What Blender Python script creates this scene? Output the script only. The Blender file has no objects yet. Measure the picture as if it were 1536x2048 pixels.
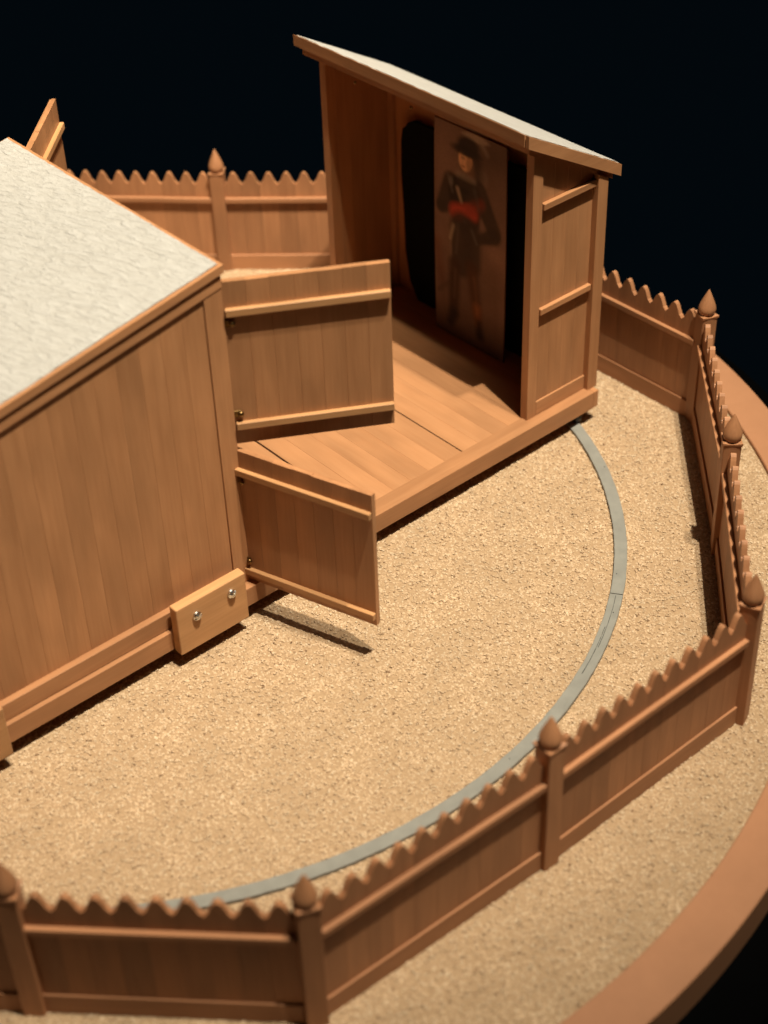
import bpy, bmesh, math, random
import numpy as np
from mathutils import Matrix, Vector
random.seed(7)
K = 0.4                       # metres per layout unit (layout unit = radius of the grey track)
scn = bpy.context.scene
COL = scn.collection

# ---------------------------------------------------------------- camera, light, exposure
cam_d = bpy.data.cameras.new('camera'); cam = bpy.data.objects.new('camera', cam_d); COL.objects.link(cam)
CPOS = Vector((-1.36857, -2.43277, 2.18197))
CR = Vector((0.74970685, -0.66111541, -0.02942872)); CU = Vector((0.42614994, 0.44827747, 0.78577576))
CF = Vector((0.50629623, 0.60164251, -0.61781098))
M = Matrix((CR, CU, -CF)).transposed().to_4x4(); M.translation = CPOS * K
cam.matrix_world = M
cam_d.sensor_fit = 'VERTICAL'; cam_d.sensor_height = 36.0; cam_d.lens = 3290.998 / 2048 * 36.0
cam_d.clip_start = 0.01; cam_d.clip_end = 100
cam_d.dof.use_dof = True; cam_d.dof.focus_distance = 3.32 * K; cam_d.dof.aperture_fstop = 3.9
cam_d.dof.aperture_blades = 7
scn.camera = cam

w = bpy.data.worlds.new('World'); scn.world = w; w.use_nodes = True
bg = w.node_tree.nodes['Background']; bg.inputs['Color'].default_value = (0.26, 0.66, 1.0, 1); bg.inputs['Strength'].default_value = 0.0034

def spot(name, loc, target, watts, deg, blend, rad, color):
    l = bpy.data.lights.new(name, 'SPOT'); o = bpy.data.objects.new(name, l); COL.objects.link(o)
    l.energy = watts; l.spot_size = math.radians(deg); l.spot_blend = blend; l.shadow_soft_size = rad; l.color = color
    p = Vector(loc) * K; o.location = p
    o.rotation_euler = (Vector(target) * K - p).to_track_quat('-Z', 'Y').to_euler()
    return o
WARM = (1.0, 0.92, 0.76)
spot('overhead_spot', (0.25, -2.80, 9.0), (0.35, 0.20, 0.0), 745, 28.5, 1.0, 0.022, WARM)
spot('overhead_spot', (0.93, -2.75, 9.0), (0.35, 0.20, 0.0), 460, 28.5, 1.0, 0.045, WARM)
spot('overhead_spot', (-0.6, -1.6, 9.0), (0.80, 1.05, 0.0), 420, 15, 1.0, 0.05, (1.0, 0.86, 0.64))  # extra unseen spot, added to brighten the rear fence and sand

fill_d = bpy.data.lights.new('fill_light', 'AREA'); ro = bpy.data.objects.new('fill_light', fill_d); COL.objects.link(ro)  # broad overhead fill, unseen, added to lighten the shadows
fill_d.shape = 'DISK'; fill_d.size = 1.6; fill_d.energy = 18; fill_d.color = (1.0, 0.80, 0.58)
ro.location = Vector((0.9, -2.6, 8.5)) * K; ro.rotation_euler = (Vector((0.1, -0.2, 0)) * K - ro.location).to_track_quat('-Z', 'Y').to_euler()

scn.view_settings.view_transform = 'Standard'; scn.view_settings.look = 'None'
scn.view_settings.exposure = 0.0; scn.view_settings.gamma = 1.0; scn.view_settings.use_curve_mapping = False

# ---------------------------------------------------------------- materials
def newmat(name):
    m = bpy.data.materials.new(name); m.use_nodes = True
    nt = m.node_tree; return m, nt, nt.nodes, nt.links, nt.nodes['Principled BSDF']

def wood(name, light, dark, axis, rough=0.45, var=0.10, fine=700, contrast=0.55, bump=0.10, stain=1.0):
    m, nt, N, L, b = newmat(name)
    tc = N.new('ShaderNodeTexCoord'); oi = N.new('ShaderNodeObjectInfo')
    sc = N.new('ShaderNodeVectorMath'); sc.operation = 'SCALE'; sc.inputs[0].default_value = (3.1, 5.7, 4.3); L.new(oi.outputs['Random'], sc.inputs['Scale'])
    ad = N.new('ShaderNodeVectorMath'); ad.operation = 'ADD'; L.new(tc.outputs['Object'], ad.inputs[0]); L.new(sc.outputs[0], ad.inputs[1])
    def noise(across, along, detail, dist=0.0):
        mp = N.new('ShaderNodeMapping'); s = [across] * 3
        if axis in 'xyz': s['xyz'.index(axis)] = along
        mp.inputs['Scale'].default_value = s; L.new(ad.outputs[0], mp.inputs['Vector'])
        n = N.new('ShaderNodeTexNoise'); n.inputs['Scale'].default_value = 1.0; n.inputs['Detail'].default_value = detail
        n.inputs['Distortion'].default_value = dist; L.new(mp.outputs[0], n.inputs['Vector']); return n
    n1 = noise(fine, 28, 3); n2 = noise(150, 9, 3, 0.6); n3 = noise(38, 14, 2, 0.3)
    a = N.new('ShaderNodeMath'); a.operation = 'MULTIPLY_ADD'; a.inputs[1].default_value = 0.45; L.new(n1.outputs['Fac'], a.inputs[0])
    a2 = N.new('ShaderNodeMath'); a2.operation = 'MULTIPLY'; a2.inputs[1].default_value = 0.55; L.new(n2.outputs['Fac'], a2.inputs[0]); L.new(a2.outputs[0], a.inputs[2])
    cr = N.new('ShaderNodeValToRGB'); cr.color_ramp.elements[0].position = 0.5 - contrast * 0.4; cr.color_ramp.elements[1].position = 0.5 + contrast * 0.4
    cr.color_ramp.elements[0].color = (*dark, 1); cr.color_ramp.elements[1].color = (*light, 1); L.new(a.outputs[0], cr.inputs['Fac'])
    # tone of the individual strip + broad stain
    mr = N.new('ShaderNodeMapRange'); mr.inputs['To Min'].default_value = 1 - var; mr.inputs['To Max'].default_value = 1 + var * 0.6; L.new(oi.outputs['Random'], mr.inputs['Value'])
    mr2 = N.new('ShaderNodeMapRange'); mr2.inputs['From Min'].default_value = 0.3; mr2.inputs['From Max'].default_value = 0.7; mr2.inputs['To Min'].default_value = 1 - 0.14 * stain; mr2.inputs['To Max'].default_value = 1 + 0.1 * stain; L.new(n3.outputs['Fac'], mr2.inputs['Value'])
    mu = N.new('ShaderNodeMath'); mu.operation = 'MULTIPLY'; L.new(mr.outputs[0], mu.inputs[0]); L.new(mr2.outputs[0], mu.inputs[1])
    vm = N.new('ShaderNodeVectorMath'); vm.operation = 'SCALE'; L.new(cr.outputs['Color'], vm.inputs[0]); L.new(mu.outputs[0], vm.inputs['Scale'])
    L.new(vm.outputs[0], b.inputs['Base Color'])
    b.inputs['Roughness'].default_value = rough; b.inputs['Specular IOR Level'].default_value = 0.35
    bp = N.new('ShaderNodeBump'); bp.inputs['Strength'].default_value = bump; bp.inputs['Distance'].default_value = 0.0006; L.new(a.outputs[0], bp.inputs['Height']); L.new(bp.outputs[0], b.inputs['Normal'])
    return m

WL, WD = (0.425, 0.203, 0.089), (0.335, 0.150, 0.062)
W = {a: wood('pear_wood_' + a, WL, WD, a) for a in 'xyz'}
FL, FD = (0.410, 0.188, 0.084), (0.320, 0.139, 0.060)
WFL = wood('floor_wood_y', (0.425, 0.207, 0.093), (0.370, 0.170, 0.072), 'y', var=0.04)
WF = {a: wood('fence_wood_' + a, FL, FD, a, var=0.16, rough=0.55) for a in 'xyz'}
LT = wood('pale_wood', (0.520, 0.275, 0.118), (0.400, 0.196, 0.078), 'x', var=0.10)
RIMW = wood('rim_wood', (0.390, 0.185, 0.092), (0.355, 0.165, 0.080), 'n', var=0.0, fine=180, contrast=0.9, rough=0.5, bump=0.0, stain=0.25)

def plain(name, col, rough=0.5, metal=0.0, spec=0.5, nscale=0, namt=0.2, bump=0.0, bdist=0.001):
    m, nt, N, L, b = newmat(name)
    b.inputs['Base Color'].default_value = (*col, 1); b.inputs['Roughness'].default_value = rough; b.inputs['Metallic'].default_value = metal; b.inputs['Specular IOR Level'].default_value = spec
    if nscale:
        tc = N.new('ShaderNodeTexCoord'); n = N.new('ShaderNodeTexNoise'); n.inputs['Scale'].default_value = nscale; n.inputs['Detail'].default_value = 5; L.new(tc.outputs['Object'], n.inputs['Vector'])
        cr = N.new('ShaderNodeValToRGB'); cr.color_ramp.elements[0].position = .3; cr.color_ramp.elements[1].position = .7
        cr.color_ramp.elements[0].color = (*[c * (1 - namt) for c in col], 1); cr.color_ramp.elements[1].color = (*[min(1, c * (1 + namt)) for c in col], 1)
        L.new(n.outputs['Fac'], cr.inputs['Fac']); L.new(cr.outputs['Color'], b.inputs['Base Color'])
        if bump:
            bp = N.new('ShaderNodeBump'); bp.inputs['Strength'].default_value = bump; bp.inputs['Distance'].default_value = bdist; L.new(n.outputs['Fac'], bp.inputs['Height']); L.new(bp.outputs[0], b.inputs['Normal'])
    return m
GREY = plain('grey_track_paint', (0.207, 0.200, 0.170), 0.6, nscale=90, namt=0.10, bump=0.25)
GROOVE = plain('track_crack', (0.05, 0.05, 0.042), 0.8)
BLACK = plain('black_felt', (0.004, 0.004, 0.004), 0.95, spec=0.1, nscale=300, namt=0.4)
TABLE = plain('black_table', (0.0007, 0.0007, 0.0007), 0.8, spec=0.02, nscale=20, namt=0.3)
STEEL = plain('zinc_screw', (0.72, 0.72, 0.70), 0.22, metal=1.0, nscale=400, namt=0.1)
SLOT = plain('screw_recess', (0.05, 0.05, 0.05), 0.5, metal=0.6)
BRASS = plain('brass_hinge', (0.20, 0.12, 0.045), 0.35, metal=1.0, nscale=300, namt=0.3)

def paper_mat():
    m, nt, N, L, b = newmat('roof_paper')
    tc = N.new('ShaderNodeTexCoord')
    mp = N.new('ShaderNodeMapping'); mp.inputs['Scale'].default_value = (300, 80, 80)
    vr = N.new('ShaderNodeVectorRotate'); vr.rotation_type = 'Z_AXIS'; vr.inputs['Angle'].default_value = math.radians(-17.5); L.new(tc.outputs['Object'], vr.inputs['Vector']); L.new(vr.outputs[0], mp.inputs['Vector'])
    n = N.new('ShaderNodeTexNoise'); n.inputs['Scale'].default_value = 1; n.inputs['Detail'].default_value = 2; n.inputs['Distortion'].default_value = 0.9; L.new(mp.outputs[0], n.inputs['Vector'])
    n2 = N.new('ShaderNodeTexNoise'); n2.inputs['Scale'].default_value = 900; n2.inputs['Detail'].default_value = 3; L.new(tc.outputs['Object'], n2.inputs['Vector'])
    ma = N.new('ShaderNodeMath'); ma.operation = 'MULTIPLY_ADD'; ma.inputs[1].default_value = 0.25; L.new(n2.outputs['Fac'], ma.inputs[0]); L.new(n.outputs['Fac'], ma.inputs[2])
    bp = N.new('ShaderNodeBump'); bp.inputs['Strength'].default_value = 1.0; bp.inputs['Distance'].default_value = 0.0027; L.new(ma.outputs[0], bp.inputs['Height']); L.new(bp.outputs[0], b.inputs['Normal'])
    cr = N.new('ShaderNodeValToRGB'); cr.color_ramp.elements[0].position = .3; cr.color_ramp.elements[1].position = .7
    cr.color_ramp.elements[0].color = (0.365, 0.343, 0.306, 1); cr.color_ramp.elements[1].color = (0.415, 0.395, 0.360, 1); L.new(n.outputs['Fac'], cr.inputs['Fac']); L.new(cr.outputs['Color'], b.inputs['Base Color'])
    b.inputs['Roughness'].default_value = 0.9; b.inputs['Specular IOR Level'].default_value = 0.15
    return m
PAPER = paper_mat()

def sand_mat(name, base=False):
    m, nt, N, L, b = newmat(name)
    oi = N.new('ShaderNodeObjectInfo'); geo = N.new('ShaderNodeNewGeometry')
    n = N.new('ShaderNodeTexNoise'); n.inputs['Scale'].default_value = 420 if base else 26; n.inputs['Detail'].default_value = 3; L.new(geo.outputs['Position'], n.inputs['Vector'])
    cr = N.new('ShaderNodeValToRGB')
    e = cr.color_ramp.elements
    if base:
        e[0].color = (0.26, 0.165, 0.090, 1); e[1].color = (0.43, 0.295, 0.170, 1); L.new(n.outputs['Fac'], cr.inputs['Fac'])
        L.new(cr.outputs['Color'], b.inputs['Base Color'])
    else:
        e[0].position = 0; e[0].color = (0.20, 0.12, 0.065, 1); e[1].position = 1; e[1].color = (0.56, 0.43, 0.285, 1)
        x = e.new(0.06); x.color = (0.445, 0.308, 0.183, 1); x = e.new(0.7); x.color = (0.505, 0.358, 0.222, 1)
        L.new(oi.outputs['Random'], cr.inputs['Fac'])
        mr = N.new('ShaderNodeMapRange'); mr.inputs['From Min'].default_value = .3; mr.inputs['From Max'].default_value = .7; mr.inputs['To Min'].default_value = 0.86; mr.inputs['To Max'].default_value = 1.10; L.new(n.outputs['Fac'], mr.inputs['Value'])
        vm = N.new('ShaderNodeVectorMath'); vm.operation = 'SCALE'; L.new(cr.outputs['Color'], vm.inputs[0]); L.new(mr.outputs[0], vm.inputs['Scale']); L.new(vm.outputs[0], b.inputs['Base Color'])
    b.inputs['Roughness'].default_value = 0.9; b.inputs['Specular IOR Level'].default_value = 0.15
    return m
SAND = sand_mat('sand_grain'); SANDB = sand_mat('sand_bed', True)

# ---------------------------------------------------------------- mesh helpers (layout units in, metres out)
def from_data(name, verts, faces, mat, smooth=False):
    me = bpy.data.meshes.new(name); me.from_pydata([tuple(c * K for c in v) for v in verts], [], faces)
    bm = bmesh.new(); bm.from_mesh(me); bmesh.ops.recalc_face_normals(bm, faces=bm.faces); bm.to_mesh(me); bm.free()
    if mat: me.materials.append(mat)
    if smooth:
        for p in me.polygons: p.use_smooth = True
    return me
_cache = {}
def boxm(sx, sy, sz, mat, b=0.0016):
    key = (round(sx, 5), round(sy, 5), round(sz, 5), mat.name, b)
    if key in _cache: return _cache[key]
    bm = bmesh.new(); bmesh.ops.create_cube(bm, size=1.0)
    bmesh.ops.scale(bm, vec=(sx * K, sy * K, sz * K), verts=bm.verts)
    if b: bmesh.ops.bevel(bm, geom=list(bm.edges), offset=min(b, sx * .3, sy * .3, sz * .3) * K, segments=1, affect='EDGES', profile=0.5)
    me = bpy.data.meshes.new('box'); bm.to_mesh(me); bm.free(); me.materials.append(mat)
    _cache[key] = me; return me
def put(name, me, parent, loc=(0, 0, 0), rot=(0, 0, 0), scale=None):
    o = bpy.data.objects.new(name, me); COL.objects.link(o)
    o.location = tuple(c * K for c in loc); o.rotation_euler = rot
    if scale: o.scale = scale
    if parent: o.parent = parent
    return o
def thing(name, label, cat, loc=(0, 0, 0), rz=0.0):
    o = put(name, None, None, loc, (0, 0, rz)); o['label'] = label; o['category'] = cat; o.empty_display_size = 0.02
    return o
def tag(o, label, cat): o['label'] = label; o['category'] = cat; return o
def struct(o): o['kind'] = 'structure'; return o
def bx(name, parent, org, x0, x1, y0, y1, z0, z1, mat, b=0.0016):
    """box by extents given in world layout units; org = parent's world origin (unrotated parent)"""
    return put(name, boxm(x1 - x0, y1 - y0, z1 - z0, mat, b), parent, ((x0 + x1) / 2 - org[0], (y0 + y1) / 2 - org[1], (z0 + z1) / 2 - org[2]))
def plank_mesh(wd, d, h0, h1, mat, c=0.0006):
    """upright strip, face towards -y, bottom z=0, top sloping from h0 (left) to h1 (right)"""
    key = ('pl', round(wd, 5), round(d, 5), round(h0, 5), round(h1, 5), mat.name)
    if key in _cache: return _cache[key]
    hw = wd / 2
    cs = [(-hw, d), (hw, d), (hw, c), (hw - c, 0), (-hw + c, 0), (-hw, c)]
    v = [(x, y, 0) for x, y in cs] + [(x, y, h0 + (h1 - h0) * (x + hw) / wd) for x, y in cs]
    n = 6; f = [tuple(range(n - 1, -1, -1)), tuple(range(n, 2 * n))] + [(i, (i + 1) % n, n + (i + 1) % n, n + i) for i in range(n)]
    me = from_data('plank', v, f, mat); _cache[key] = me; return me
def prism(poly, axis, t0, t1, mat, smooth=False):
    """polygon extruded along axis; poly gives the other two coordinates in xyz order"""
    def mk(p, t):
        return {'x': (t, p[0], p[1]), 'y': (p[0], t, p[1]), 'z': (p[0], p[1], t)}[axis]
    n = len(poly); v = [mk(p, t0) for p in poly] + [mk(p, t1) for p in poly]
    f = [tuple(range(n)), tuple(range(n, 2 * n))] + [(i, (i + 1) % n, n + (i + 1) % n, n + i) for i in range(n)]
    return from_data('prism', v, f, mat, smooth)
def lathe(prof, mat, n=28, axis='z'):
    v, f = [], []
    for r, z in prof:
        for i in range(n):
            a = 2 * math.pi * i / n; v.append((r * math.cos(a), r * math.sin(a), z))
    for j in range(len(prof) - 1):
        for i in range(n):
            k = (i + 1) % n; f.append((j * n + i, j * n + k, (j + 1) * n + k, (j + 1) * n + i))
    f.append(tuple(range(n - 1, -1, -1))); f.append(tuple(range((len(prof) - 1) * n, len(prof) * n)))
    return from_data('lathe', v, f, mat, True)
def arc_mesh(r0, r1, z0, z1, a0, a1, n, mat, closed=False, jit=0.0, bev=0.0):
    v, f = [], []; rr = random.Random(int(a0 * 1000) + 5)
    cnt = n if closed else n + 1
    for i in range(cnt):
        a = a0 + (a1 - a0) * i / n; c, s = math.cos(a), math.sin(a)
        j0, j1 = rr.uniform(-jit, jit), rr.uniform(-jit, jit)
        for r, z in ((r0 + j0, z0), (r1 + j1, z0), (r1 + j1, z1 - bev), (r1 + j1 - bev, z1), (r0 + j0 + bev, z1), (r0 + j0, z1 - bev)): v.append((r * c, r * s, z))
    for i in range(n):
        k = (i + 1) % cnt
        for q in range(6): f.append((i * 6 + q, i * 6 + (q + 1) % 6, k * 6 + (q + 1) % 6, k * 6 + q))
    if not closed: f.append(tuple(range(6))); f.append(tuple(range((cnt - 1) * 6, cnt * 6)))
    return from_data('arc', v, f, mat)

# ---------------------------------------------------------------- setting: table, board, sand
DC = (-0.1428, 0.0764)
tb = put('display_table', lathe([(1.70, -1.9), (1.715, -0.080), (1.71, -0.0735), (0.5, -0.0735)], TABLE, 128), None, (DC[0], DC[1], 0)); struct(tb)
tb['label'] = 'matt black round display table under the wooden board'
ring = put('round_board', arc_mesh(1.527, 1.616, -0.073, 0.0087, 0, 2 * math.pi, 256, RIMW, True, bev=0.002), None, (DC[0], DC[1], 0))
tag(ring, 'round wooden baseboard with smooth brown raised rim around the sand', 'baseboard')
gv = [(0, 0, -0.002)] + [(1.53 * math.cos(2 * math.pi * i / 200), 1.53 * math.sin(2 * math.pi * i / 200), -0.002) for i in range(200)]
gnd = put('ground', from_data('ground', gv, [(0, 1 + i, 1 + (i + 1) % 200) for i in range(200)], SANDB), None, (DC[0], DC[1], 0)); struct(gnd)

def sand():
    # grain shapes
    gcol = []
    for k in range(4):
        bm = bmesh.new(); bmesh.ops.create_icosphere(bm, subdivisions=1, radius=1.0); r = random.Random(k)
        for v in bm.verts: v.co = v.co * r.uniform(0.65, 1.25); v.co.z *= 0.62
        me = bpy.data.meshes.new('grain'); bm.to_mesh(me); bm.free(); me.materials.append(SAND); gcol.append(me)
    R = 1.523
    v = [(0, 0, 0)] + [(R * math.cos(2 * math.pi * i / 120), R * math.sin(2 * math.pi * i / 120), 0) for i in range(120)]
    me = from_data('sand_grains', v, [(0, 1 + i, 1 + (i + 1) % 120) for i in range(120)], SAND)
    o = put('sand_grains', me, None, (DC[0], DC[1], -0.0008)); o['kind'] = 'stuff'
    tag(o, 'coarse beige sand grains covering the round board', 'sand')
    # one vertex-cloud mesh per grain shape is avoided: points are scattered by geometry nodes
    ng = bpy.data.node_groups.new('scatter_grains', 'GeometryNodeTree')
    ng.interface.new_socket('Geometry', in_out='INPUT', socket_type='NodeSocketGeometry'); ng.interface.new_socket('Geometry', in_out='OUTPUT', socket_type='NodeSocketGeometry')
    N, L = ng.nodes, ng.links
    gi = N.new('NodeGroupInput'); go = N.new('NodeGroupOutput')
    d = N.new('GeometryNodeDistributePointsOnFaces'); d.distribute_method = 'RANDOM'; d.inputs['Density'].default_value = 430000; L.new(gi.outputs[0], d.inputs['Mesh'])
    # clumpy crust: small height offset from noise
    pos = N.new('GeometryNodeInputPosition'); ns = N.new('ShaderNodeTexNoise'); ns.inputs['Scale'].default_value = 230; ns.inputs['Detail'].default_value = 4; L.new(pos.outputs[0], ns.inputs['Vector'])
    mr = N.new('ShaderNodeMapRange'); mr.inputs['From Min'].default_value = .35; mr.inputs['From Max'].default_value = .65; mr.inputs['To Min'].default_value = -0.0014; mr.inputs['To Max'].default_value = 0.0004; L.new(ns.outputs['Fac'], mr.inputs['Value'])
    cx = N.new('ShaderNodeCombineXYZ'); L.new(mr.outputs[0], cx.inputs['Z'])
    sp = N.new('GeometryNodeSetPosition'); L.new(d.outputs['Points'], sp.inputs['Geometry']); L.new(cx.outputs[0], sp.inputs['Offset'])
    join = N.new('GeometryNodeJoinGeometry')
    for k, gm in enumerate(gcol):
        go_ = bpy.data.objects.new('grain', gm)      # unlinked source object
        inf = N.new('GeometryNodeObjectInfo'); inf.inputs['Object'].default_value = go_
        L.new(inf.outputs['Geometry'], join.inputs[0])
    g2 = N.new('GeometryNodeGeometryToInstance')
    inst = N.new('GeometryNodeInstanceOnPoints'); L.new(sp.outputs[0], inst.inputs['Points'])
    # pick one of the shapes per point
    toi = N.new('GeometryNodeJoinGeometry')
    for l in list(join.inputs[0].links):
        src = l.from_socket; gi2 = N.new('GeometryNodeGeometryToInstance'); L.new(src, gi2.inputs[0]); L.new(gi2.outputs[0], toi.inputs[0])
    L.new(toi.outputs[0], inst.inputs['Instance']); inst.inputs['Pick Instance'].default_value = True
    N.remove(join); N.remove(g2)
    rv = N.new('FunctionNodeRandomValue'); rv.data_type = 'FLOAT_VECTOR'; rv.inputs['Max'].default_value = (0.7, 0.7, 6.28); L.new(rv.outputs[0], inst.inputs['Rotation'])
    rs = N.new('FunctionNodeRandomValue'); rs.data_type = 'FLOAT'
    fin = [s for s in rs.inputs if s.name in ('Min', 'Max') and s.type == 'VALUE']; fin[0].default_value = 0.0006; fin[1].default_value = 0.00135
    L.new([s for s in rs.outputs if s.type == 'VALUE'][0], inst.inputs['Scale'])
    L.new(inst.outputs[0], go.inputs[0])
    md = o.modifiers.new('grains', 'NODES'); md.node_group = ng
sand()

# ---------------------------------------------------------------- grey circular track
tr = thing('circular_track', 'thin grey painted circular rail lying on the sand', 'track')
TA = math.radians(-55.4); SEG = math.radians(90)
for i in range(4):
    a0 = TA + SEG * i + 0.0012; a1 = TA + SEG * (i + 1) - 0.0012
    s = put('track_segment', arc_mesh(1.0, 1.0268, 0, 0.0075, a0, a1, 120, GREY, jit=0.0005, bev=0.001), tr)
    if i in (0, 3):
        for ra, da in (((1.0075, 0.06), (1.0205, 0.42)) if i == 0 else ((1.0165, -0.055), (1.0120, -0.50))):
            aa = (a0 if i == 0 else a1) + da
            put('nail', lathe([(0.0013, 0.006), (0.0012, 0.0081)], SLOT, 8), s, (ra * math.cos(aa), ra * math.sin(aa), 0))
    if i == 3:
        for (r_, b0, b1) in ((1.0125, 0.004, 0.16), (1.0095, 0.10, 0.24)):
            put('crack', arc_mesh(r_, r_ + 0.0013, 0.0068, 0.00775, a1 - b1, a1 - b0, 16, GROOVE, jit=0.0004), s)

# ---------------------------------------------------------------- turning platform
MS = 1.0066                                    # scale of the hut model parts
def seat(o):
    o.scale = (MS,) * 3; o.location = Vector(o.location) * MS + Vector((0.0090, 0.0161, -0.0144)) * K
    return o
YN, YF = -0.3986, 0.318; ZB0, ZB1 = 0.050, 0.094; XE = 0.989; XW = -0.989
O = (0, -0.04, 0.0)
pf = thing('wooden_platform', 'long wooden platform of beams and floor boards carrying both huts', 'platform', O); seat(pf)
bx('beam', pf, O, XW + .016, XE - .0155, YN, YN + 0.042, ZB0, ZB1, W['x'], 0.001)
bx('beam', pf, O, XW + .016, XE - .0155, YF - .042, YF, ZB0, ZB1, W['x'], 0.001)
for xa, xb in ((XE - .015, XE), (XW, XW + .015)): bx('end_beam', pf, O, xa, xb, YN + .0005, YF - .0005, ZB0 + .0005, ZB1 - .0005, W['y'], 0.001)
xs = [0.0]
x = 0.307
edges = []
def fill(a, b, n): return [(a + (b - a) * i / n, a + (b - a) * (i + 1) / n) for i in range(n)]
edges += fill(-0.97, 0.005, 20) + fill(0.0062, 0.3050, 6) + fill(0.3090, 0.6035, 6) + fill(0.6070, 0.9730, 8)
for i, (a, b) in enumerate(edges):
    z = ZB1 - 0.002 + (0.0006 if a > .3 and a < .6 else 0.0) + random.uniform(-.0002, .0002)
    bx('floor_board', pf, O, a, b, YN + .0425, YF - .0425, ZB0 + 0.025, z, WFL, 0.0005)
for sx in (-1, 1):
    for yy in (YN + .02, YF - .02):
        xx = sx * math.sqrt(1.0134 ** 2 - yy ** 2)
        xx = max(-0.955, min(0.955, xx))
        wm = lathe([(0.0142, -0.007), (0.0142, 0.007)], SLOT, 24)
        put('roller', wm, pf, (xx - O[0], yy - O[1], 0.0361), (math.pi / 2, 0, math.atan2(yy, xx) + math.pi / 2))
put('pivot', lathe([(0.05, 0.012), (0.05, 0.06)], SLOT, 24), pf, (0 - O[0], 0 - O[1], 0))

# ---------------------------------------------------------------- door leaves (local: hinge at origin, leaf along +x, visible face -y)
def door(parent, loc, ang, z0, z1, zb, length=0.296, flip=1):
    h = z1 - z0
    d = put('door', boxm(length - .001, 0.0045, h - .001, W['z'], 0.0005), parent, (loc[0] + math.cos(ang) * length / 2 - flip * math.sin(ang) * -0.0023, loc[1] + math.sin(ang) * length / 2 + flip * math.cos(ang) * 0.0023, loc[2] + z0 + h / 2), (0, 0, ang))
    n = 7; pw = length / n
    for i in range(n):
        hh = h + random.uniform(-.0008, .0008)
        rot = 0 if flip > 0 else math.pi
        p = put('plank', plank_mesh(pw + .0001, 0.0085, round(hh, 4), round(hh, 4), W['z'], 0.0006), d, (-length / 2 + pw * (i + .5), -flip * 0.0105, -h / 2), (0, 0, rot))
    for zz in zb:
        put('batten', boxm(length - 0.004, 0.010, 0.0145, LT, 0.001), d, (0.001, -flip * (0.0105 + 0.0049), zz - z0 - h / 2))
    for zz in (zb[0] - 0.024, zb[1] + 0.024):
        put('hinge', boxm(0.014, 0.003, 0.015, BRASS, 0.0012), d, (-length / 2 + 0.007, -flip * 0.0118, zz - z0 - h / 2))
        put('hinge_screw', lathe([(0.0058, 0), (0.0056, .0026), (0.0038, .0046), (0.0008, .0052)], BRASS, 16), d, (-length / 2 + 0.013, -flip * 0.0132, zz - z0 - h / 2), (math.pi / 2 * flip, 0, 0))
    return d

# ---------------------------------------------------------------- main hut
XM, YM, YMF = 0.0143, -0.3792, 0.291
XB = -0.945
SL = 0.180; ZR = 0.795; XR = 0.0196
def roofz(x): return ZR - SL * (XR - x)
Oh = (-0.45, -0.044, ZB1)
hut = thing('long_hut', 'long wooden hut with white paper roof and doors standing open', 'hut', Oh); seat(hut)
PW = 0.039
for (xa, ya) in ((XM - PW, YM), (XM - PW, YMF - PW), (XB, YM), (XB, YMF - PW)):
    zt = roofz(xa + PW / 2) - 0.026
    me = plank_mesh(PW, PW, roofz(xa) - .0262 - ZB1, roofz(xa + PW) - .0262 - ZB1, W['z'])
    put('corner_post', me, hut, (xa + PW / 2 - Oh[0], ya - Oh[1], 0.0))
n = 19; x0, x1 = XB + PW, XM - PW; pw = (x1 - x0) / n
for i in range(n):
    a = x0 + pw * i; b = a + pw
    h0, h1 = roofz(a) - .027 - ZB1, roofz(b) - .027 - ZB1
    put('plank', plank_mesh(pw + .0002, 0.012, h0, h1, W['z']), hut, ((a + b) / 2 - Oh[0], YM + 0.0035 - Oh[1], 0))
    put('plank', plank_mesh(pw + .0002, 0.012, h1, h0, W['z']), hut, ((a + b) / 2 - Oh[0], YMF - 0.0035 - Oh[1], 0), (0, 0, math.pi))
n = 12; y0, y1 = YM + PW, YMF - PW; pw = (y1 - y0) / n
for i in range(n):
    h = roofz(XB) - .027 - ZB1
    put('plank', plank_mesh(pw + .0002, 0.012, h, h, W['z']), hut, (XB + .007 - Oh[0], y0 + pw * (i + .5) - Oh[1], 0), (0, 0, -math.pi / 2))
# head beam over the open end
bx('head_beam', hut, Oh, XM - PW, XM - .004, YM + PW + .0003, YMF - PW - .0003, roofz(XM) - .066, roofz(XM - PW) - .0265, W['y'])
# trims along the long walls
def slope_strip(name, parent, org, xa, xb, zf_top, zf_bot, ya, yb, mat):
    poly = [(xa - org[0], zf_bot(xa) - org[2]), (xb - org[0], zf_bot(xb) - org[2]), (xb - org[0], zf_top(xb) - org[2]), (xa - org[0], zf_top(xa) - org[2])]
    return put(name, prism(poly, 'y', ya - org[1], yb - org[1], mat), parent)
for (ya, yb) in ((YM - 0.0012, YM + 0.0068), (YMF - .0068, YMF + .0012)):
    slope_strip('eave_trim', hut, Oh, XB, XM, lambda x: roofz(x) - .0212, lambda x: roofz(x) - .043, ya, yb, W['x'])
for (ya, yb) in ((YM - 0.010, YM + 0.0068), (YMF - .0068, YMF + .010)):
    bx('base_trim', hut, Oh, XB + 0.0, XM - PW - .004, ya, yb, ZB1 + .0006, ZB1 + 0.040, W['x'], 0.0012)
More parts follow.
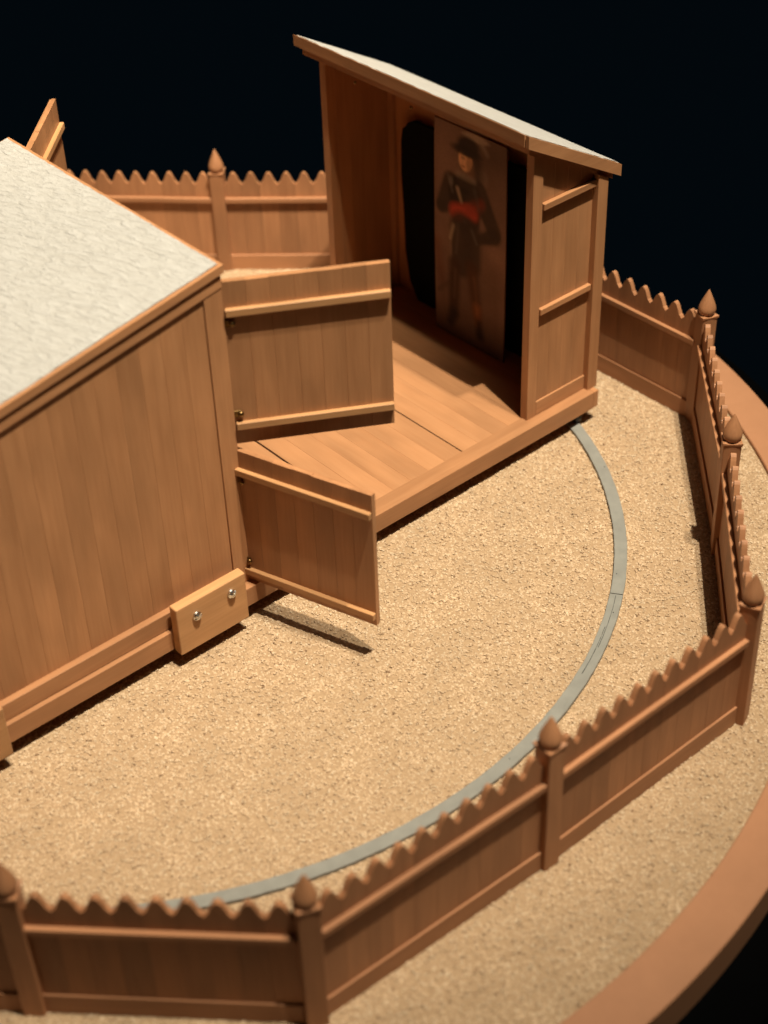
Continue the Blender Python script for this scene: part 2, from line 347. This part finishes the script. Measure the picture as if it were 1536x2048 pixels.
# roof: under-board, roof board, paper
YRN, YRF = -0.3840, 0.3110
XRB = -0.985
rp = [(XRB - Oh[0], roofz(XRB) - .016 - Oh[2]), (XR - Oh[0], ZR - .016 - Oh[2]), (XR - Oh[0], ZR - Oh[2]), (XRB - Oh[0], roofz(XRB) - Oh[2])]
roof = put('roof', prism(rp, 'y', YRN - Oh[1], YRF - Oh[1], W['x']), hut)
rp = [(XRB + .006 - Oh[0], roofz(XRB + .006) - .0265 - Oh[2]), (XR - .007 - Oh[0], roofz(XR - .007) - .026 - Oh[2]), (XR - .007 - Oh[0], roofz(XR - .007) - .0162 - Oh[2]), (XRB + .006 - Oh[0], roofz(XRB + .006) - .0162 - Oh[2])]
put('under_board', prism(rp, 'y', YRN + .0085 - Oh[1], YRF - .0085 - Oh[1], W['x']), roof)

def paper_sheet(parent, org, xa, xb, ya, yb, zf, th, nx, ny, seed):
    r = np.random.RandomState(seed); v, f = [], []
    ph = r.rand(8) * 6.28
    for lay in (0, 1):
        for i in range(nx + 1):
            for j in range(ny + 1):
                x = xa + (xb - xa) * i / nx; y = ya + (yb - ya) * j / ny
                e = 0.0008 * r.uniform(-1, 1)
                if i in (0, nx): x += e
                if j in (0, ny): y += e
                z = zf(x) + 0.0003 + lay * th + (0.0002 * math.sin(x * 60 + y * 20 + ph[0]) if lay else 0)
                v.append((x - org[0], y - org[1], z - org[2]))
    S = (nx + 1) * (ny + 1); q = lambda i, j: i * (ny + 1) + j
    for i in range(nx):
        for j in range(ny):
            f.append((S + q(i, j), S + q(i + 1, j), S + q(i + 1, j + 1), S + q(i, j + 1))); f.append((q(i, j), q(i, j + 1), q(i + 1, j + 1), q(i + 1, j)))
    for i in range(nx):
        for j in (0, ny): f.append((q(i, j), q(i + 1, j), S + q(i + 1, j), S + q(i, j)))
    for j in range(ny):
        for i in (0, nx): f.append((q(i, j), q(i, j + 1), S + q(i, j + 1), S + q(i, j)))
    return put('roof_paper', from_data('paper', v, f, PAPER), parent)
paper_sheet(roof, Oh, XRB + .008, XR - .007, YRN + .008, YRF - .005, roofz, 0.0022, 60, 45, 3)

# cleats with screws
def cleat_full(xa, xb):
    c = bx('cleat', hut, Oh, xa, xb, YN - 0.0225, YN - 0.0003, 0.047, 0.160, LT, 0.0015)
    wid = xb - xa
    # screw head with a cross recess: dome cut by four small wedges of darker recess
    for fx, dz, a in ((0.27, 0.020, 0.3), (0.78, 0.026, 0.9)):
        prof = [(0.0100, 0), (0.0102, 0.0014), (0.0094, 0.0042), (0.0072, 0.0064), (0.0042, 0.0076), (0.0008, 0.0080)]
        n = 32; v = []; f = []
        for j, (r, z) in enumerate(prof):
            for i in range(n):
                t = 2 * math.pi * i / n
                cross = (abs(math.sin(2 * (t - a))) < 0.42)
                zz = z - (0.0042 if (cross and j >= 4) else (0.0020 if (cross and j == 3) else 0)); v.append((r * math.cos(t), r * math.sin(t), zz))
        for j in range(len(prof) - 1):
            for i in range(n):
                k = (i + 1) % n; f.append((j * n + i, j * n + k, (j + 1) * n + k, (j + 1) * n + i))
        f.append(tuple(range(n - 1, -1, -1))); f.append(tuple(range((len(prof) - 1) * n, len(prof) * n)))
        me = from_data('screw', v, f, STEEL)
        put('screw', me, c, (-wid / 2 + wid * fx, -0.0111, dz), (math.pi / 2, 0, 0))
    return c
cleat_full(-0.190, -0.028)
cleat_full(-0.740, -0.560)

HX, HY = XM + .007, YM + .010
UP = (0.4185, 0.7585); LO = (0.0960, 0.4050)
L0 = (HX - Oh[0], HY - Oh[1], -Oh[2])
door(hut, L0, math.radians(-30.8), UP[0], UP[1], (0.700, 0.461))
door(hut, L0, math.radians(-71.8), LO[0], LO[1], (0.361, 0.121))
L1 = (HX - Oh[0], YMF - .010 - Oh[1], -Oh[2])
door(hut, L1, math.radians(45.5), UP[0], UP[1], (0.700, 0.461), 0.275)
door(hut, L1, math.radians(58.0), LO[0], LO[1], (0.361, 0.121), 0.275)

# ---------------------------------------------------------------- stage hut
XS, YS, YSF = 0.785, -0.373, 0.291
XQ = 0.998
XH, ZH, XL, ZL = 0.750, 0.785, 1.0289, 0.6303
S2 = (ZH - ZL) / (XL - XH)
def rz2(x): return ZH - S2 * (x - XH)
Os = (0.89, -0.041, ZB1)
sh = thing('stage_hut', 'tall narrow open-fronted wooden hut with steep lean-to roof', 'hut', Os); seat(sh)
TH = 0.026
def spost(xa, ya, wx, wy):
    me = plank_mesh(wx, wy, rz2(xa) - TH - .0125 - ZB1, rz2(xa + wx) - TH - .0125 - ZB1, W['z'], 0.001)
    return put('post', me, sh, (xa + wx / 2 - Os[0], ya - Os[1], 0))
spost(XS, YS, 0.028, 0.020); spost(XQ - .030, YS - .010, 0.030, 0.040)
spost(XS, YSF - .020, 0.028, 0.020); spost(XQ - .030, YSF - .030, 0.030, 0.030)
xa, xb = XS + .028, XQ - .030; n = 4; pw = (xb - xa) / n
for i in range(n):
    a = xa + pw * i; b = a + pw; h0, h1 = rz2(a) - TH - .013 - ZB1, rz2(b) - TH - .013 - ZB1
    put('plank', plank_mesh(pw + .0002, .010, h0, h1, W['z']), sh, ((a + b) / 2 - Os[0], YS + .0055 - Os[1], 0))
    put('plank', plank_mesh(pw + .0002, .010, h1, h0, W['z']), sh, ((a + b) / 2 - Os[0], YSF - .004 - Os[1], 0), (0, 0, math.pi))
n = 12; y0, y1 = YS + .030, YSF - .030; pw = (y1 - y0) / n
for i in range(n):
    h = rz2(XQ) - TH - .013 - ZB1
    put('plank', plank_mesh(pw + .0002, .012, h, h, W['z']), sh, (XQ - .006 - Os[0], y0 + pw * (i + .5) - Os[1], 0), (0, 0, math.pi / 2))
for z0, z1, dp in ((0.598, 0.613, .014), (0.352, 0.3665, .014)):
    bx('rail', sh, Os, xa + .001, xb - .0005, YS - .0045, YS + .0053, z0, z1, LT if False else W['x'], 0.0012)
bx('base_rail', sh, Os, xa + .0005, xb - .0005, YS + .0005, YS + .0053, ZB1 + .0004, 0.130, W['x'], 0.0010)
# roof
def slab(name, parent, xa, xb, ya, yb, top, th, mat):
    poly = [(xa - Os[0], rz2(xa) - top - th - Os[2]), (xb - Os[0], rz2(xb) - top - th - Os[2]), (xb - Os[0], rz2(xb) - top - Os[2]), (xa - Os[0], rz2(xa) - top - Os[2])]
    return put(name, prism(poly, 'y', ya - Os[1], yb - Os[1], mat), parent)
YHN, YHF = -0.3890, 0.3330
roof2 = slab('roof', sh, XH + .009, XL - .003, YHN + .0085, YHF, 0.002, 0.024, W['y'])
slab('under_board', roof2, XH + .016, XL - .012, YHN + .013, YHF - .010, 0.0262, 0.0128, W['y'])
slab('front_edge_board', roof2, XH, XH + .0088, YHN + .011, YHF, 0.0, 0.025, W['y'])
slab('side_edge_board', roof2, XH + .0015, XL, YHN, YHN + .0082, 0.0, 0.026, W['x'])
paper_sheet(roof2, Os, XH + .0085, XL - .003, YHN + .0075, YHF - .004, rz2, 0.0016, 20, 45, 8)
for yy in (0.16, -0.02):
    put('roof_pin', lathe([(0.004, 0), (0.004, .003), (.001, .005)], BRASS, 10), roof2, (XS - .006 - Os[0], yy - Os[1], rz2(XS) - .047 - Os[2]), (0, -math.pi / 2, 0))

# black backdrop cloth inside
def backdrop():
    Y0, Y1, z0, z1 = -0.335, 0.222, ZB1 - .0015, 0.560
    pts = [(Y0, z0), (Y1 - .045, z0), (Y1 - .018, z0 + .045), (Y1 - .004, z0 + .12), (Y1 - .002, z0 + .22), (Y1 + .004, z0 + .32), (Y1 + .002, z1 - .06), (Y1 - .004, z1 - .028), (Y1 - .014, z1 - .020), (Y1 - .022, z1 - .008), (Y1 - .040, z1 + .001), (0, z1 + .004), (Y0, z1 + .006)]
    ob = (0.966, -0.05, ZB1)
    poly = [(y - ob[1], z - ob[2]) for y, z in pts]
    o = put('backdrop', prism(poly, 'x', -0.005, 0.005, BLACK), None, ob)
    seat(o); tag(o, 'black cloth backdrop hanging behind the painted figure', 'backdrop')
backdrop()

# painted standing figure on a thin board
def painting():
    Yl, Yr, zb, zt = 0.056, -0.170, ZB1 - .0015, 0.632
    nx, ny = 90, 230
    S, T = np.meshgrid(np.linspace(0, 1, nx + 1), np.linspace(0, 1, ny + 1), indexing='ij')
    rnd = np.random.RandomState(4)
    def soft(fn, r, e): return np.clip((r - fn) / e + 0.5, 0, 1)
    A = 2.35
    def ell(cx, cy, rx, ry, e=0.25): return soft(np.sqrt(((S - cx) / rx) ** 2 + ((T - cy) / ry) ** 2), 1.0, e)
    def cap(x0, y0, x1, y1, r0, r1=None, e=0.03):
        e = e * 1.5
        r1 = r0 if r1 is None else r1
        px, py = S - x0, (T - y0) * A; dx, dy = x1 - x0, (y1 - y0) * A
        h = np.clip((px * dx + py * dy) / (dx * dx + dy * dy), 0, 1); d = np.hypot(px - dx * h, py - dy * h)
        return soft(d, r0 + (r1 - r0) * h, e)
    base = np.zeros(S.shape + (3,)); base[:] = (0.195, 0.118, 0.088)
    nz = np.zeros(S.shape)
    for k in range(14):
        cx, cy, a = rnd.rand(), rnd.rand(), rnd.uniform(-.35, .35); nz += a * np.exp(-(((S - cx) / .28) ** 2 + ((T - cy) / .12) ** 2))
    base *= (1 + 0.9 * nz)[..., None]
    base *= (1.0 + 0.25 * np.exp(-(((S - .1) / .3) ** 2 + ((T - .18) / .15) ** 2)) - 0.45 * np.clip((T - .8) / .2, 0, 1) - .25 * np.exp(-(((S - .8) / .3) ** 2 + ((T - .08) / .1) ** 2)))[..., None]
    brush = np.zeros(S.shape)
    for k in range(90):
        cx, cy, a = rnd.rand(), rnd.rand(), rnd.uniform(-.5, .5); brush += a * np.exp(-(((S - cx + .3 * (T - cy)) / rnd.uniform(.04, .15)) ** 2 + ((T - cy) / rnd.uniform(.015, .05)) ** 2))
    def lay(mask, col, op=1.0):
        m = (mask * op * np.clip(0.90 + 0.25 * brush, 0.55, 1.0))[..., None]; base[:] = base * (1 - m) + np.array(col) * m
    DK = (0.034, 0.023, 0.019); DK2 = (0.055, 0.036, 0.028)
    lay(ell(.58, .020, .17, .016, .6), (0.42, 0.33, 0.26), .9); lay(cap(.66, .03, .74, .07, .03, .015, .04), (.30, .23, .18), .8)            # feather
    lay(ell(.68, .18, .07, .04, .8), (0.28, 0.20, 0.15), .6)
    lay(cap(.60, .12, .62, .19, .07, .05, .06), DK, .8)                   # hair
    lay(ell(.44, .135, .095, .048, .25), (0.85, 0.50, 0.28), 1)         # face
    lay(ell(.50, .15, .05, .045, .8), (0.20, 0.10, .055), .6)
    lay(cap(.39, .128, .42, .128, .012, e=.015), (0.12, .06, .04), .7); lay(cap(.39, .165, .42, .165, .012, e=.015), (.20, .07, .05), .7)
    lay(cap(.405, .135, .40, .152, .010, e=.02), (.55, .33, .19), .5)
    lay(ell(.48, .070, .15, .042, .5), DK); lay(ell(.45 , .094 , .20, .022, .6), DK)   # hat
    lay(cap(.24, .26, .10, .38, .11, .07), DK2); lay(cap(.10, .39, .33, .36, .07, .05), DK2)       # arm akimbo
    lay(cap(.44, .305, .44, .38, .24, .20), DK)                            # chest
    lay(cap(.62, .25, .84, .40, .12, .09), DK2); lay(cap(.84, .42, .62, .47, .09, .05), DK2)
    lay(ell(.24, .255, .03, .02, .9), (.22, .19, .16), .6)
    lay(cap(.33, .275, .385, .33, .020, .012, .03), (.46, .34, .23), .8)    # cuff / glove
    lay(cap(.30, .385, .52, .365, .085, .09, .05), (0.50, 0.075, 0.045), .95); lay(cap(.50, .355, .66, .30, .07, .04, .06), (0.36, 0.058, 0.036), .8)
    lay(ell(.44, .415, .03, .010, .8), (.36, .30, .25), .7)
    lay(cap(.40, .45, .38, .62, .17, .15, .05), DK2); lay(cap(.52, .45, .54, .60, .14, .12, .05), DK2)
    lay(cap(.27, .455, .225, .52, .016, .014, .03), (.50, .40, .28), .7); lay(cap(.225, .52, .235, .67, .010, .008, .03), (.34, .25, .18), .5)
    lay(cap(.285, .64, .27, .88, .085, .075, .05), (.058, .030, .020)); lay(cap(.27, .88, .22, .93, .06, .06, .05), DK)
    lay(cap(.53, .62, .62, .84, .085, .065, .05), (.085, .040, .024)); lay(cap(.61, .80, .625, .875, .045, .035, .06), (.36, .14, .06), .75); lay(cap(.64, .87, .66, .93, .05, .06, .05), DK)
    lay(cap(.02, .56, .10, .74, .05, .03, .08), (.16, .05, .03), .6); lay(cap(.05, .80, .20, .74, .02, .01, .04), DK, .7)
    lay(cap(.34, .208, .56, .212, .035, .03, .03), (.34, .27, .21), .55)                     # collar
    lay(cap(.20, .235, .26, .30, .014, .008, .03), (.17, .14, .12), .7); lay(cap(.57, .25, .63, .33, .016, .010, .04), (.13, .10, .085), .7)
    lay(cap(.34, .44, .31, .58, .012, .008, .03), (.14, .10, .08), .6); lay(cap(.53, .44, .60, .49, .014, .010, .03), (.18, .15, .13), .6)
    lay(cap(.30, .66, .28, .80, .014, .010, .03), (.13, .075, .05), .7); lay(cap(.57, .66, .61, .78, .018, .012, .03), (.17, .085, .05), .7)
    lay(cap(.08, .70, .16, .93, .05, .02, .08), (.09, .05, .035), .5); lay(cap(.86, .60, .90, .90, .08, .10, .12), (.11, .065, .048), .5)
    base *= (1 + 0.22 * brush)[..., None]; base *= rnd.uniform(.92, 1.08, S.shape)[..., None]
    op = (0.912, (Yl + Yr) / 2, ZB1)
    v, f, cols = [], [], []
    for lay_ in (0, 1):
        for i in range(nx + 1):
            for j in range(ny + 1):
                y = Yl + (Yr - Yl) * S[i, j]; z = zt + (zb - zt) * T[i, j]
                bow = 0.004 * math.sin(math.pi * T[i, j]) * (S[i, j] - .5)
                v.append((bow + (0 if lay_ == 0 else .004), y - op[1], z - op[2])); cols.append(base[i, j] if lay_ == 0 else (0.12, .07, .045))
    Q = lambda i, j: i * (ny + 1) + j; SS = (nx + 1) * (ny + 1)
    for i in range(nx):
        for j in range(ny):
            f.append((Q(i, j), Q(i, j + 1), Q(i + 1, j + 1), Q(i + 1, j))); f.append((SS + Q(i, j), SS + Q(i + 1, j), SS + Q(i + 1, j + 1), SS + Q(i, j + 1)))
    for i in range(nx):
        for j in (0, ny): f.append((Q(i, j), Q(i + 1, j), SS + Q(i + 1, j), SS + Q(i, j)))
    for j in range(ny):
        for i in (0, nx): f.append((Q(i, j), Q(i, j + 1), SS + Q(i, j + 1), SS + Q(i, j)))
    m, nt, N, L, b = newmat('painted_board')
    at = N.new('ShaderNodeAttribute'); at.attribute_name = 'print'; L.new(at.outputs['Color'], b.inputs['Base Color']); b.inputs['Roughness'].default_value = 0.75; b.inputs['Specular IOR Level'].default_value = 0.15
    me = from_data('painting', v, f, m, True)
    ca = me.color_attributes.new('print', 'FLOAT_COLOR', 'POINT')
    ca.data.foreach_set('color', np.c_[np.clip(np.array(cols), 0, 1), np.ones(len(cols))].astype(np.float32).ravel())
    o = put('painting', me, None, op)
    seat(o); tag(o, 'tall painted portrait panel of a standing figure in dark clothes with red sash', 'painting')
painting()

# ---------------------------------------------------------------- fence
R8, fx, fy, fa = 1.2566, 0.004, -0.0443, -0.0028
known = {45: (-.0149, -.0029), -22.5: (.0018, -.0116), -45: (.0163, -.0113), -67.5: (.006, -.0039), -90: (-.0127, -.0014), -112.5: (-.0127, .0199), -135: (.0179, -.0083)}
posts = []
for k in range(16):
    a = -22.5 * k if k <= 8 else 360 - 22.5 * k
    r = R8 * (1.0 if (k % 2 == 1) else math.cos(math.pi / 8)); t = math.radians(a) + fa
    ox, oy = known.get(a, (0, 0)); posts.append((r * math.cos(t) + fx + ox, r * math.sin(t) + fy + oy, t))
Of = (fx, fy, 0)
fence = thing('picket_fence', 'brown wooden picket fence with pointed post finials around the yard', 'fence', Of)
pm = boxm(0.035, 0.035, 0.276, WF['z'], 0.0012)
def cap_mesh():
    v, f = [], []; n = 24
    def sq(h, z, cv):
        out = []
        for i in range(n):
            t = i / n * 4; s = int(t); u = t - s
            c = [(-1, -1), (1, -1), (1, 1), (-1, 1)]; p, q = c[s], c[(s + 1) % 4]
            k = 1 - cv * math.sin(math.pi * u)
            x = p[0] + (q[0] - p[0]) * u; y = p[1] + (q[1] - p[1]) * u
            out.append((x * h * (k if abs(p[0] + q[0]) == 2 else 1), y * h * (k if abs(p[1] + q[1]) == 2 else 1), z + (0.003 * (1 - math.sin(math.pi * u)) if z > .004 else 0)))
        return out
    rings = [sq(.0170, -.0015, 0), sq(.0175, 0.0, 0), sq(.0198, .0040, .06), sq(.0198, .0060, .06), sq(.011, .0058, 0)]
    for r in rings: v += r
    for j in range(len(rings) - 1):
        for i in range(n): f.append((j * n + i, j * n + (i + 1) % n, (j + 1) * n + (i + 1) % n, (j + 1) * n + i))
    f.append(tuple(range(n))); f.append(tuple(range((len(rings) - 1) * n, len(rings) * n)))
    return from_data('cap', v, f, WF['z'])
capm = cap_mesh()
finm = lathe([(0.0109, 0), (0.0150, .0022), (0.0178, .0060), (0.0191, .0110), (0.0193, .0160), (0.0180, .0215), (0.0153, .0295), (0.0118, .0380), (0.0080, .0465), (0.0044, .0545), (0.0015, .0605), (0.0002, .0625)], WF['z'], 28)
for i, (x, y, t) in enumerate(posts):
    rot = t + random.uniform(-.03, .03)
    p = put('post', pm, fence, (x - Of[0], y - Of[1], 0.136), (random.uniform(-.006, .006), random.uniform(-.006, .006), rot))
    put('cap', capm, p, (0, 0, 0.138)); put('finial', finm, p, (0, 0, 0.1435), (0, 0, random.uniform(0, 6)))
PH = 0.0235
def picket_mesh():
    half = [(PH, -.002), (PH, .2425), (.0188, .2482), (.0166, .2494), (.0150, .2535), (.0106, .2635), (.0066, .2708), (.0030, .2742)]
    poly = half + [(0, .2752)] + [(-x, z) for x, z in reversed(half)]
    return prism(poly, 'y', -0.0055, 0.0055, WF['z'])
pkm = picket_mesh()
for i in range(16):
    xa, ya, _ = posts[i]; xb, yb, _ = posts[(i + 1) % 16]
    dx, dy = xb - xa, yb - ya; Ln = math.hypot(dx, dy); ang = math.atan2(dy, dx); ux, uy = dx / Ln, dy / Ln
    use = Ln - 0.033; n = max(8, round(use / 0.0443)); pw = use / n
    for k in range(n):
        s = 0.0165 + pw * (k + .5)
        put('picket', pkm, fence, (xa + ux * s - Of[0], ya + uy * s - Of[1], random.uniform(-.001, .001)), (0, 0, ang), ((pw - .0004) / (2 * PH), 1, 1))
    mx, my = (xa + xb) / 2, (ya + yb) / 2
    for sgn in (-1, 1):
        nx_, ny_ = -uy * sgn, ux * sgn
        put('rail', boxm(round(use + .001, 4), 0.0100, 0.0135, WF['x'], 0.0012), fence, (mx + nx_ * .0103 - Of[0], my + ny_ * .0103 - Of[1], 0.2025), (0, 0, ang))
        put('base_board', boxm(round(use + .001, 4), 0.0050, 0.044, WF['x'], 0.001), fence, (mx + nx_ * .0078 - Of[0], my + ny_ * .0078 - Of[1], 0.0205), (0, 0, ang))
